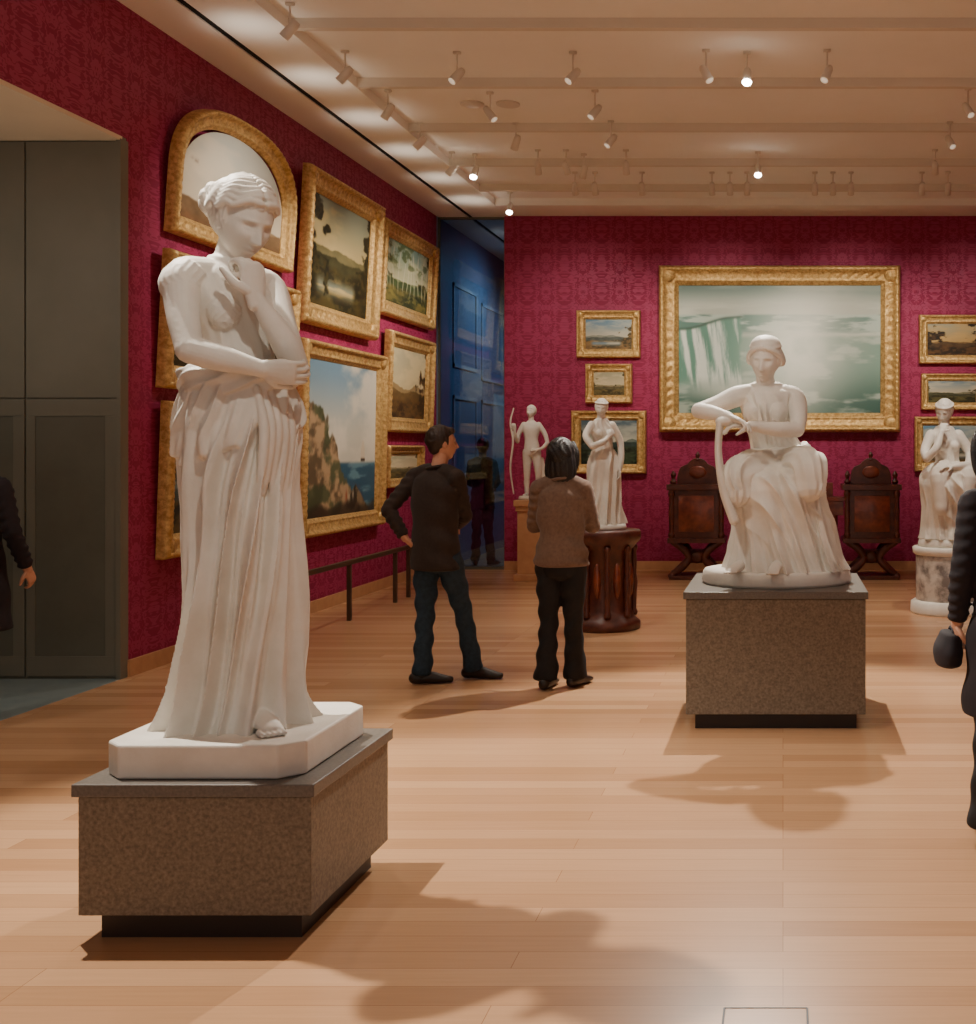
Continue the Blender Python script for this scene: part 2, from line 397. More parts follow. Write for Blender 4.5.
def coast(u,v):
    s=mix(C(210,206,188)+0*u[...,None],C(120,152,172),sm(v,.5,1))
    s=mix(s,C(228,220,200),sm(fbm(u*3,v*4,31),.40,.62)*.95)
    sea=mix(C(56,94,114)+0*s,C(104,144,156),sm(fbm(u*6,v*20,33),.4,.65))
    s=mix(s,sea,sm(.36-v,0,.03))
    h=.60*sm(.62-u,-.25,.45)+.34*(fbm(u*8,v*3,35)-.4)
    r=mix(C(104,88,66)+0*s,C(184,154,116),sm(fbm(u*11,v*11,37),.35,.6)); r=mix(r,C(66,80,54),sm(fbm(u*7,v*7,39),.48,.64)*.75)
    s=mix(s,r,sm(h-v,0,.03))
    r2=mix(C(66,60,48)+0*s,C(144,122,92),sm(fbm(u*12,v*12,43),.4,.6))
    s=mix(s,r2,sm(.22-np.abs(u-.70)*.9+.07*(fbm(u*9,v,44)-.5)-v,0,.02))
    # small sailing ship on the horizon
    sh=sm(.034-np.abs(u-.80),0,.006)*sm(.50-v,0,.01)*sm(v-.365,0,.008)*sm(.05-np.abs(u-.80)-(v-.38)*.32,0,.006)
    s=mix(s,C(222,206,176),sh*.8); s=mix(s,C(56,44,34),sm(.036-np.abs(u-.80),0,.006)*np.exp(-((v-.362)/.010)**2))
    # figures on the shore
    for cx,cy in((.56,.12),(.60,.115),(.66,.13)):
        s=mix(s,C(150,60,44) if cx<.6 else C(206,190,160),np.exp(-((u-cx)/.010)**2-((v-cy)/.035)**2)*.9)
    s=mix(s,C(56,46,36),sm(.09-v+.1*(fbm(u*6,v,41)-.5),0,.05)*.7)
    return s*.93
def birch(u,v):
    s=land(51,(130,160,148),(204,200,156),(100,120,70),(128,118,62),(58,66,40),.4,.45)(u,v)
    for k in range(11):
        c=.06+.088*k+.03*math.sin(k*5.1); x=c+.03*np.sin(v*4+k)
        s=mix(s,C(206,198,168),np.exp(-((u-x)/(.006+.004*math.sin(k*3)**2))**2)*sm(v,.12+.1*math.sin(k)**2,.3)*sm(.95-v,0,.1)*.8)
    s=mix(s,C(74,88,48),sm(fbm(u*9,v*9,57),.50,.62)*sm(v,.5,.7)*.7)
    return s
P_arch=lambda u,v: mix(land(61,(188,200,196),(228,216,190),(160,128,92),(140,104,70),(96,70,46),.28,-.3,-1)(u,v),C(222,218,204),sm(v,.35,.9)*.4)
P_dark=land(71,(150,158,136),(206,184,128),(90,88,56),(84,74,40),(42,42,28),.50,.8,0,(140,146,124))
P_left=land(81,(150,170,160),(208,190,144),(100,104,70),(102,84,50),(48,42,26),.4,.55)
P_blue=land(91,(86,128,160),(196,202,192),(90,110,110),(104,92,60),(50,52,44),.42,.3,0,(90,120,140))
P_cream=land(101,(200,190,154),(226,206,156),(144,114,68),(122,92,52),(66,50,32),.4,.45,1)
P_s1=land(111,(116,156,182),(210,206,182),(120,130,120),(156,122,76),(86,76,50),.4,.35,1,(120,150,166))
P_s2=land(121,(186,180,146),(222,206,166),(130,120,84),(120,106,64),(76,68,44),.4,.25)
P_s3=land(131,(90,110,120),(200,200,180),(76,96,88),(66,80,56),(36,42,30),.5,.35,-1,(110,140,140))
P_r1=land(141,(180,174,144),(208,170,104),(114,86,52),(104,72,40),(46,36,22),.4,.8)
P_r2=land(151,(140,160,166),(210,200,170),(106,106,76),(100,94,56),(56,54,34),.45,.3)

mcan=D.materials.new('oil_canvas'); mcan.use_nodes=True
_nt=mcan.node_tree; _a=_nt.nodes.new('ShaderNodeAttribute'); _a.attribute_name='Col'; _b=_nt.nodes['Principled BSDF']
_nt.links.new(_a.outputs['Color'],_b.inputs['Base Color']); _b.inputs['Roughness'].default_value=.5; _b.inputs['Specular IOR Level'].default_value=.2

PROF=[(0,0),(0,.55),(.04,.8),(.12,.98),(.22,1.0),(.30,.86),(.36,.68),(.48,.55),(.62,.48),(.70,.50),(.76,.56),(.83,.52),(.87,.36),(.94,.34),(1,.22),(1,.1)]
def painting(name,wall,a0,a1,z0,z1,bw,dp,painter,tilt=0,arch=0,gm=None,nx=150):
    if wall=='L':
        q=.972; a0*=q; a1*=q; z0=1.62+(z0-1.62)*q; z1=1.62+(z1-1.62)*q; bw*=.9; dp*=.8
    w=a1-a0; h=z1-z0
    e=grp(name)
    if wall=='L':
        cols=((0,0,1),(1,0,0),(0,1,0)); M=Matrix(cols).to_4x4(); M.translation=Vector((XW+.012,(a0+a1)/2,z0))
    else:
        cols=((1,0,0),(0,0,-1),(0,1,0)); M=Matrix(cols).to_4x4(); M.translation=Vector(((a0+a1)/2,YB-.012,z0))
    e.matrix_world=M@Matrix.Rotation(math.radians(tilt),4,'X')
    sh=h-arch
    def ring(d,zo,amp,per):
        x0=-w/2+d; x1=w/2-d; y0=d; y1=h-d
        pts=[]
        n1=int(w/.022); n2=int(h/.022)
        if not arch:
            for k in range(n1): pts.append((x0+(x1-x0)*k/n1,y0))
            for k in range(n2): pts.append((x1,y0+(y1-y0)*k/n2))
            for k in range(n1): pts.append((x1-(x1-x0)*k/n1,y1))
            for k in range(n2): pts.append((x0,y1-(y1-y0)*k/n2))
        else:
            ys=sh-d*.25
            for k in range(n1): pts.append((x0+(x1-x0)*k/n1,y0))
            for k in range(n2): pts.append((x1,y0+(ys-y0)*k/n2))
            n3=int(n1*1.2)
            for k in range(n3):
                a=math.pi*k/n3
                cx=math.copysign(abs(math.cos(a))**.8,math.cos(a)); sy=abs(math.sin(a))**.8
                pts.append(((x1-x0)/2*cx,ys+(y1-ys)*sy))
            for k in range(n2): pts.append((x0,ys-(ys-y0)*k/n2))
        p=np.array(pts); q=np.roll(p,-1,0)-p; s=np.concatenate([[0],np.cumsum(np.hypot(q[:,0],q[:,1]))[:-1]])
        z=zo+amp*np.abs(np.sin(np.pi*s/per))
        return np.column_stack([p,z])
    mb=MB(); R=[]
    for d,z in PROF:
        amp=0;per=.06
        if .1<d<.25: amp=.10*dp;per=.075
        if .45<d<.65: amp=.14*dp;per=.13
        if .68<d<.8: amp=.08*dp;per=.045
        R.append(ring(d*bw,z*dp,amp,per))
    k=len(R[0]); v=np.concatenate(R); f=[]
    for i in range(len(R)-1):
        for j in range(k):
            j2=(j+1)%k; f.append((i*k+j,i*k+j2,(i+1)*k+j2,(i+1)*k+j))
    mb.add(v,f)
    if not arch:
        for sx in(-1,1):
            for yy in(bw*.45,h-bw*.45): mb.ell((sx*(w/2-bw*.45),yy,dp*.62),(bw*.42,bw*.42,dp*.36),nl=10,nk=14)
    if not arch: mb.b2(-w/2+.005,w/2-.005,.005,h-.005,0,dp*.1)
    mk('frame',mb,gm or gold,e)
    ny=max(20,int(nx*h/w)); u,vv=np.meshgrid(np.linspace(0,1,nx),np.linspace(0,1,ny))
    i0=bw*.97; iw=w-2*i0
    if arch:
        uu=np.abs(u*2-1); top=(sh-bw*.25)+((h-bw)-(sh-bw*.25))*np.clip(1-uu**2.2,0,1)**.5-i0
    else: top=np.full_like(u,h-2*i0)
    X=-iw/2+u*iw; Y=i0+vv*top; Z=np.full_like(X,dp*.16)
    vs=np.stack([X,Y,Z],-1).reshape(-1,3)
    f=[(j*nx+i,j*nx+i+1,(j+1)*nx+i+1,(j+1)*nx+i) for j in range(ny-1) for i in range(nx-1)]
    mb=MB(); mb.add(vs,f); ob=mk('canvas',mb,mcan,e)
    if arch: vv=Y/ (h)
    c=np.clip(painter(u,vv),0,1).reshape(-1,3); c=lin(c)
    at=ob.data.color_attributes.new('Col','FLOAT_COLOR','POINT'); at.data.foreach_set('color',np.column_stack([c,np.ones(len(c))]).ravel().astype(np.float32))
painting('arched_painting','L',9.30,11.53,3.32,4.47,.17,.12,P_arch,4,arch=.62)
painting('landscape_painting','L',11.80,13.93,2.89,4.45,.24,.14,P_dark,3)
painting('landscape_painting','L',14.12,16.25,3.24,4.37,.20,.12,birch,3)
painting('landscape_painting','L',9.18,11.6,2.10,3.17,.2,.12,P_left,3)
painting('landscape_painting','L',9.18,11.6,.78,2.0,.2,.12,P_blue,2)
painting('coastal_painting','L',11.80,14.22,.74,2.73,.20,.12,coast,1)
painting('landscape_painting','L',14.35,16.15,1.84,3.07,.20,.12,P_cream,2)
painting('landscape_painting','L',14.4,15.8,1.16,1.68,.12,.1,P_s2,1)
painting('waterfall_painting','B',-1.66,1.57,1.86,4.09,.26,.16,niagara,1.5,nx=280)
painting('landscape_painting','B',-2.78,-1.92,2.86,3.50,.12,.08,P_s1)
painting('landscape_painting','B',-2.66,-2.03,2.25,2.78,.11,.08,P_s2)
painting('landscape_painting','B',-2.85,-1.84,1.30,2.15,.13,.09,P_s3)
painting('landscape_painting','B',1.83,2.78,2.78,3.44,.12,.08,P_r1)
painting('landscape_painting','B',1.86,2.70,2.16,2.65,.10,.07,P_r2)
painting('landscape_painting','B',1.77,2.80,1.33,2.07,.12,.08,P_s1)
g=grp('passage_reflected_frames')  # faint frames modelled on the wall to imitate pictures reflected in glass
for y0,y1,z0,z1 in((17,18.3,2.8,4.0),(18.6,20,2.7,3.9),(17,18.3,1.2,2.4),(18.6,20.2,1.1,2.4)):
    mb=MB(); mb.b2(XW,XW+.02,y0,y1,z0,z0+.05); mb.b2(XW,XW+.02,y0,y1,z1-.05,z1); mb.b2(XW,XW+.02,y0,y0+.05,z0,z1); mb.b2(XW,XW+.02,y1-.05,y1,z0,z1)
    mk('reflected_frame',mb,blue_f,g,shade=False)

# ------------------------------------------------------------ track lights
g=grp('track_spotlights')
LH=4.67
def lamp(px,py,lit=0,dirx=0,diry=.5):
    Yl=(LH-1.62)*1200/(450-py); Xl=(px-783)/1200*Yl
    mb=MB(); mb.tube([(0,0,HM-LH),(0,0,.0)],[.008,.008],sub=1,seg=8); mb.b2(-.03,.03,-.015,.015,HM-LH-.02,HM-LH)
    d=unit((dirx,diry,-.8))
    c=V(0,0,.0); mb.tube([c-d*.08,c-d*.05,c+d*.07],[.024,.034,.038],sub=1,seg=14,flat=True)
    loc=(Xl,Yl,LH)
    mk('lamp_body',mb,fix_m,g,loc)
    mb=MB(); 
    if lit: mb.ell(c+d*.075,(.04,.04,.03),nl=8,nk=12)
    else: mb.tube([c+d*.071,c+d*.073],[.032,.032],sub=1,seg=14,flat=True)
    mk('lamp_lens',mb,lamp_on if lit else lamp_off,g,loc)
for a in((290,30,0,-.8,.1),(345,75,0,-.8,.1),(457,76,0,-.5,-.5),(573,76,0,-.5,-.5),(706,74,0,.4,-.3),(747,76,1,0,-.5),(827,74,0,-.3,-.4),
  (388,112,0,-.6,.2),(490,114,0,.6,-.2),(595,112,0,-.5,-.4),(968,110,0,.3,-.5),(420,143,0,-.8,0),(516,143,0,-.4,.5),(611,141,0,-.5,-.4),(950,142,0,.3,-.5),
  (452,170,0,-.8,0),(475,172,1,-.1,-.5),(538,168,0,0,.6),(566,168,0,.2,.6),(584,172,0,-.3,.5),(626,168,0,0,.6),(758,170,1,0,-.5),(935,168,0,.1,.6),
  (712,189,0,0,.6),(730,189,0,0,.6),(747,189,0,0,.6),(815,189,0,0,.6),(833,189,0,0,.6),(851,189,0,0,.6),(922,189,0,0,.6),(948,189,0,0,.6),(575,189,0,0,.6),(595,189,0,0,.6),(642,189,0,0,.6),(510,208,1,0,-.5)): lamp(*a)
for px in(472,508):
    mb=MB(); Yv=11.25; mb.lathe([(.10,HM-.02),(.11,HM-.015),(.11,HM)],((px-783)/1200*Yv,Yv,0)); mk('ceiling_vent',mb,fix_m)

# ------------------------------------------------------------ pedestals
def stone_ped(name,x0,x1,y0,y1,h):
    e=grp(name,((x0+x1)/2,(y0+y1)/2,0)); w=(x1-x0)/2; d=(y1-y0)/2
    mb=MB(); mb.b2(-w,w,-d,d,.09,h-.045); 
    mk('body',mb,stone,e,shade=False,bevel=.004)
    mb=MB(); mb.b2(-w-.015,w+.015,-d-.015,d+.015,h-.042,h); mk('top_slab',mb,stone_top,e,shade=False,bevel=.004)
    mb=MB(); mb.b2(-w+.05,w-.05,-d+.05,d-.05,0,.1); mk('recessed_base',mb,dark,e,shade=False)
    return e
stone_ped('stone_pedestal',-2.315,-1.55,3.94,4.71,.525)
stone_ped('stone_pedestal',-.562,.478,6.94,7.98,.80)

# ------------------------------------------------------------ fold functions
def flow(A=.02,n=13,c=1.0,seed=0,top=.1,knees=(),U=0,lowA=1.4,pw=1.6,uf=6):
    def f(th,s):
        S=1-(1-s)**pw
        w=.5*np.sin(2*th+2.1*s+seed)+.35*np.sin(3*th-3.7*s+2*seed)+.2*np.sin(5*th+5*s+seed*3)
        a1=np.clip(.6+.5*np.sin(2*th+4.2*s+seed*1.7)+.25*np.sin(3*th-6*s+seed),.12,1)
        ph=n*(th-c*S)+2.2*w
        r=(1-np.abs(np.sin(ph/2)))**1.35-.33
        ph2=(n-5)*(th-c*.55*S)-2.5*w+seed
        r2=(.5+.5*np.cos(ph2))**1.6-.4
        ph3=(2*n+3)*(th-c*1.1*S)+3*w
        r3=(1-np.abs(np.sin(ph3/2)))-.36
        d=A*(a1*r+.75*(1-.5*a1)*r2+.28*a1*r3)*(.55+(lowA-.55)*s)
        if U:
            fr=sm(-np.sin(th),.2,.7)*sm(s,.12,.28)*(1-sm(s,.55,.95))
            x=np.cos(th)
            q=2*np.pi*(uf*(s*.9-.55*x-.30*x*x))+2.4*w
            d=d*(1-.55*fr)+U*fr*((1-np.abs(np.sin(q/2)))**1.2-.35)*(.6+.4*np.sin(5*x+4*s))
        for (t0,s0,ts,ss,h) in knees:
            dt=np.angle(np.exp(1j*(th-t0))); d=d+h*np.exp(-(dt/ts)**2-((s-s0)/ss)**2)
        return d*(top+(1-top)*sm(s,0,.1))
    return f

# ------------------------------------------------------------ statue 1 : standing woman
e=grp('standing_woman_statue',(-1.945,4.33,.525))
mb=MB(); a,c,ch=.335,.345,.07
mb.prism([(-a+ch,-c),(a-ch,-c),(a,-c+ch),(a,c-ch),(a-ch,c),(-a+ch,c),(-a,c-ch),(-a,-c+ch)],0.001,.115)
mk('marble_plinth',mb,marble,e,shade=False,bevel=.008)
mb=MB()
F=unit((.88,-.475,0)); Rt=V(F[1],-F[0],0)
secs=[((-.01,.02,1.02),.17,.14),((-.012,.01,1.17),.160,.130),((-.022,.005,1.29),.130,.112),((-.042,.01,1.38),.134,.112),((-.056,.008,1.47),.153,.123),((-.060,.008,1.555),.166,.123),((-.056,.01,1.610),.148,.098),((-.050,.012,1.65),.098,.072)]
def tors(u,th):
    w=.5*np.sin(2*th+5*u)+.3*np.sin(5*th-9*u)
    fine=(1-np.abs(np.sin(11*(th+.5*u)+2*w)))-.4
    return (.011*((1-np.abs(np.sin(7*(th+.7*u)+2*w)))-.4)+.005*fine)*(.4+.6*(.5+.5*np.sin(2*th+5*u)))*sm(np.array(1-u),.04,.2)
mb.tube([s[0] for s in secs],[(s[1],s[2]) for s in secs],ref=Rt,seg=200,sub=18,cap=.6,disp=tors)
chest=V(-.055,.0,1.475)
def bfold(d,p):
    w=.006*((1-np.abs(np.sin(20*(d[:,0]+.7*d[:,2]))))-.4); return p*(1+w[:,None]/.06)
for sg in(-1,1): mb.ell(chest+F*.066+Rt*sg*.070,(.060,.060,.078),nl=40,nk=56,disp=bfold)
mb.tube([(-.050,.01,1.62),(-.040,.0,1.69),(-.005,-.015,1.77)],[.074,.060,.062],seg=22)
sC=V(-.060,.008,1.565)
shR=sC+Rt*.172+V(-.006,0,.02); shL=sC+Rt*-.155+V(.02,0,.02)
elR=V(-.065,-.265,1.325); wrR=V(.145,-.180,1.265)
mb.tube([sC+Rt*.09+V(0,0,.04),shR,shR*.5+elR*.5+V(-.012,0,0),elR],[.064,.065,.054,.046],seg=24)
mb.tube([elR,elR*.6+wrR*.4+V(0,-.012,.0),wrR],[.047,.047,.029],seg=22)
elL=V(.200,-.04,1.29); wrL=V(.105,-.145,1.515)
mb.tube([sC+Rt*-.09+V(0,0,.04),shL,shL*.5+elL*.5,elL],[.060,.056,.050,.045],seg=22)
mb.tube([elL,elL*.6+wrL*.4+V(.010,0,0),wrL],[.046,.046,.028],seg=22)
mb.hand(wrR,unit((.9,.25,-.12)),(0.1,.9,.3),-1,1.12,curl=.6)
mb.hand(wrL,unit((-.10,-.02,.95)),(-.85,.35,0.1),1,1.28,curl=1.15)
mb.tube([shR+V(.02,.03,.02),shR+V(-.004,-.01,-.02),shR*.80+elR*.20+V(-.006,0,0)],[.068,.069,.063],seg=90,sub=10,cap=.2,disp=lambda u,th:.0035*((1-np.abs(np.sin(9*th+3*u)))-.4))
hc=V(.015,-.035,1.795); hf=unit((.74,-.48,-.44)); hu=unit((.35,-.2,.95))
M,k=mb.head(hc,hf,hu,.275,res=(90,120))
mb.hair(hc,M,k,.004,r=(.093,.114,.105),off=(0,-.028,.032),freq=30)
H=lambda x,y,z: hc+M@(V(x,y,z)*k)
for sx in(-1,1):
    for q in range(9):
        f0=q/8; pts=[];rr=[]
        for t in np.linspace(0,1,17):
            yy=(.080-.13*f0)*(1-t)+(-.130)*t; 
            xx=.012*(1-t)+(.094*math.sin(math.pi*min(1,t*1.05)**.8))
            zz=(.094+.052*min(1,f0*1.6)-.03*max(0,f0-.6))*(1-t)**.8+(-.004+.045*f0)*t - .012*math.sin(math.pi*t)*(1-f0*1.5)
            wv=.009*math.sin(t*26+q*1.3)
            p=np.array([sx*xx,yy,zz+wv]); 
            o=np.array([0,-.026,.032]); rad=np.array([.097,.116,.109]); dd=(p-o)/rad; p=o+dd/np.linalg.norm(dd)*rad
            pts.append(H(*p)); rr.append((.0120-.003*t)*(1+.2*math.sin(t*24+q)))
        mb.tube(pts,rr,seg=10,sub=3)
for q in range(9):
    t=q*.7; mb.tube([H(.040*math.cos(t),-.128,.02+.040*math.sin(t)),H(.046*math.cos(t+.8),-.160,.02+.046*math.sin(t+.8)),H(.024*math.cos(t+1.8),-.185,.02+.024*math.sin(t+1.8))],[.020,.024,.017],seg=12)
mb.ell(H(0,-.145,.02),(.055,.055,.055),nl=14,nk=20)
mk('upper_body',mb,marble,e,(0,0,.11),voxel=.0036,smooth=1)
mb=MB()
secs=[(1.25,-.020,.0,.150,.135),(1.18,-.018,.0,.174,.158),(1.08,-.018,0,.188,.170),(.97,-.018,.0,.190,.173),(.85,-.018,0,.188,.172),(.72,-.008,0,.186,.172),(.58,.004,-.01,.190,.175),(.44,.006,-.01,.197,.18),(.3,.0,0,.198,.182),(.15,-.008,0,.202,.188),(.06,-.014,0,.212,.198),(0,-.02,.0,.228,.215)]
mb.loft(secs,flow(.074,15,-.95,1.1,lowA=1.15,knees=((-1.0,.42,.55,.16,.030),(-2.2,.10,.6,.12,.012))),seg=560,rows=360)
def rope(u,th): return .015*((1-np.abs(np.sin(2.5*th+26*u)))-.4)+.006*np.sin(50*u)
ps=[(.166*1.04*math.cos(t)-.016,.155*math.sin(t)-.005,1.235+.014*math.sin(t*2+.9)+.012*math.cos(t)) for t in np.linspace(0,2*np.pi,30)]
mb.tube(ps,[(.030,.044)]*30,seg=44,sub=8,disp=rope)
mb.loft([(1.25,-.025,0,.160,.148),(1.21,-.02,0,.186,.175),(1.14,-.018,0,.200,.188),(1.07,-.018,0,.200,.190),(1.00,-.018,0,.198,.186),(.995,-.018,0,.17,.16)],flow(.044,15,-.75,2.6,lowA=1.1,pw=1.1),seg=480,rows=150,
   zf=lambda th,s:(-.060*np.cos(th+2.4)+.018*np.sin(4*th+1)+.010*np.sin(9*th))*s)
for q in range(5):
    x=.176-.012*q; y=-.03-.028*q
    mb.tube([(x-.02,y,1.20),(x+.010,y-.01,1.06),(x-.002+.004*math.sin(q*2),y-.015,.90),(x-.015,y-.01,.74+.03*q)],[.012,.018,.014,.005],seg=12,sub=6)
mb.tube([(.09,-.08,.05),(.15,-.16,.035),(.190,-.205,.022)],[(.038,.04),(.042,.028),(.04,.018)],ref=(.6,.7,0),seg=18)
for q in range(5):
    b=V(.180,-.205,.018)+V(.014,.011,0)*(q-2); mb.tube([b,b+V(.028,-.03,-.004)],[.011,.009],seg=10)
mk('drapery',mb,marble,e,(0,0,.11),voxel=.0040,smooth=1)

# ------------------------------------------------------------ statue 2 : seated woman
e=grp('seated_woman_statue',(-.04,7.46,.80))
mb=MB(); mb.lathe([(.30,0.001),(.46,.001),(.465,.02),(.455,.075),(.44,.09),(.3,.09)],mod=lambda th,z: 1-.12*np.abs(np.sin(th)))
mk('oval_plinth',mb,marble,e)
mb=MB()
tor=[((.04,.14,.60),.19,.15),((.02,.13,.74),.18,.145),((-.02,.08,.88),.145,.115),((-.045,.05,.98),.148,.12),((-.06,.03,1.09),.165,.127),((-.065,.03,1.17),.172,.11),((-.065,.03,1.215),.118,.08)]
Fs=unit((-.15,-1,0)); Rs=V(Fs[1],-Fs[0],0)
def tors2(u,th):
    w=.5*np.sin(2*th+5*u)+.3*np.sin(5*th-9*u)
    return (.012*((1-np.abs(np.sin(7*(th+.7*u)+2*w)))-.4)*(.35+.65*(.5+.5*np.sin(2*th+6*u))))*sm(np.array(1-u),.06,.22)
mb.tube([t[0] for t in tor],[(t[1],t[2]) for t in tor],ref=Rs,seg=180,sub=14,cap=.5,disp=tors2)
for sg in(-1,1): mb.ell(V(-.06,.03,1.055)+Fs*.076+Rs*sg*.076,(.060,.060,.072),nl=36,nk=50,disp=bfold)
for q in range(5):
    s0=(q-2)/2; x=.042*(q-2)
    mb.tube([(x*1.6-.06,-.055+.045*s0*s0,1.165-.015*abs(s0)),(x*.9-.065,-.115+.035*s0*s0,1.06),(x*.7-.05,-.075+.03*s0*s0,.95),(x*.7-.03,-.040+.03*s0*s0,.86)],[.004,.007,.007,.006],seg=10,sub=8)
mb.tube([(-.065,.03,1.18),(-.07,.0,1.25),(-.072,-.03,1.32)],[.075,.058,.060],seg=20)
mb.tube([(-.17,.02,1.17),(-.255,-.0,1.15),(-.365,-.06,1.10),(-.475,-.13,1.06)],[.062,.065,.055,.047],seg=20)
mb.tube([(-.475,-.13,1.06),(-.39,-.22,1.045),(-.285,-.30,1.02)],[.047,.045,.030],seg=18)
mb.hand((-.285,-.30,1.02),unit((.75,-.35,-.3)),(0,-.2,-1),1,1.15,curl=.35)
mb.tube([(.04,.02,1.17),(.115,.01,1.14),(.135,-.06,1.03),(.125,-.13,.945)],[.062,.065,.056,.048],seg=20)
mb.tube([(.125,-.13,.945),(.0,-.22,.945),(-.15,-.29,.965)],[.048,.046,.030],seg=18)
mb.hand((-.15,-.29,.965),unit((-.9,-.15,.02)),(0,.1,-1),1,1.15,curl=.45)
hc=V(-.072,-.045,1.365); hf=unit((-.22,-1,-.24)); M,k=mb.head(hc,hf,(0,-.25,1),.265,res=(90,120))
mb.hair(hc,M,k,.004,r=(.092,.106,.102),freq=34)
H=lambda x,y,z: hc+M@(V(x,y,z)*k)
for sx in(-1,1):
    for q in range(5):
        mb.tube([H(sx*.008,.074-.018*q,.094+.009*q),H(sx*.05,.062-.018*q,.078+.008*q),H(sx*.086,.014-.014*q,.040),H(sx*.095,-.025-.006*q,-.010),H(sx*.065,-.088,-.03)],[.010,.014,.016,.016,.010],seg=10,sub=5)
mb.tube([H(.084*math.cos(t),-.020+.094*math.sin(t),.086) for t in np.linspace(0,2*np.pi,24)],[.009]*24,seg=12,sub=2)
mb.ell(H(0,-.02,.090),(.086*k,.097*k,.058*k),M,nl=20,nk=30)
mb.tube([(-.335,-.30,.99),(-.345,-.31,.80),(-.31,-.32,.58),(-.25,-.33,.40)],[(.024,.05),(.022,.05),(.030,.05),(.03,.05)],ref=(1,0,0),seg=16)
mb.ell((-.31,-.31,.99),(.055,.045,.03))
mk('upper_body',mb,marble,e,voxel=.0040,smooth=1)
mb=MB()
def fd(A,n,s0,sp=2.5):
    def f(u,th): return A*((1-np.abs(np.sin(n*th/2+sp*u+s0+.8*np.sin(2*th+4*u))))-.4)*math.sin(min(1,u*3+.2)*math.pi/2)*(.6+.4*np.sin(th*2+s0))
    return f
mb.tube([(-.02,.1,.68),(-.14,-.12,.69),(-.235,-.26,.66),(-.235,-.29,.56)],[.15,.135,.105,.085],seg=80,sub=20,disp=fd(.026,10,0,4))
mb.tube([(.08,.1,.68),(.15,-.10,.71),(.195,-.25,.71),(.20,-.29,.60)],[.155,.14,.11,.09],seg=80,sub=20,disp=fd(.026,10,1,4))
secs=[(.78,.02,.10,.16,.14),(.73,.02,.04,.24,.25),(.67,.01,-.02,.28,.325),(.58,.01,-.03,.280,.345),(.46,.02,-.02,.272,.335),(.32,.04,0,.292,.335),(.18,.05,0,.33,.345),(.085,.055,0,.375,.36)]
mb.loft(secs,flow(.080,15,.85,.4,lowA=1.05,U=.046,uf=5,knees=((-2.30,.32,.30,.30,.035),(-.80,.25,.34,.26,.035),(-1.55,.35,.28,.25,-.045)),pw=1.2),seg=560,rows=320)
def rope2(u,th): return .010*((1-np.abs(np.sin(2.5*th+24*u)))-.4)+.005*np.sin(44*u)
mb.tube([(.01+.175*math.cos(t),.095+.15*math.sin(t),.80+.012*math.sin(2*t)+.03*math.cos(t)) for t in np.linspace(0,2*np.pi,26)],[(.028,.034)]*26,seg=36,sub=8,disp=rope2)
mb.loft([(.66,.20,-.02,.06,.20),(.5,.235,-.02,.06,.22),(.3,.27,-.02,.07,.24),(.15,.31,-.01,.08,.26),(.085,.335,0,.095,.27)],flow(.046,11,.2,3.1,lowA=1.2,pw=1.1),seg=260,rows=140)
for fx,fy,dx in((-.22,-.32,-.05),(-.0,-.36,-.02)):
    mb.tube([(fx,fy,.13),(fx+dx*.5,fy-.05,.118),(fx+dx,fy-.09,.105)],[(.036,.035),(.038,.026),(.036,.016)],ref=(1,0,0),seg=16)
    for q in range(5): mb.tube([(fx+dx+(q-2)*.014,fy-.085,.103),(fx+dx+(q-2)*.016,fy-.115+.004*abs(q-1),.1)],[.009,.008],seg=8)
mk('drapery',mb,marble,e,voxel=.0046,smooth=1)
mb=MB(); mb.loft([(.55,.03,.16,.16,.14),(.4,.03,.16,.22,.18),(.2,.03,.16,.25,.2),(.085,.03,.16,.28,.2)],lambda th,s:.012*np.sin(7*th+4*s),seg=60,rows=60)
mk('rock_seat',mb,marble,e)

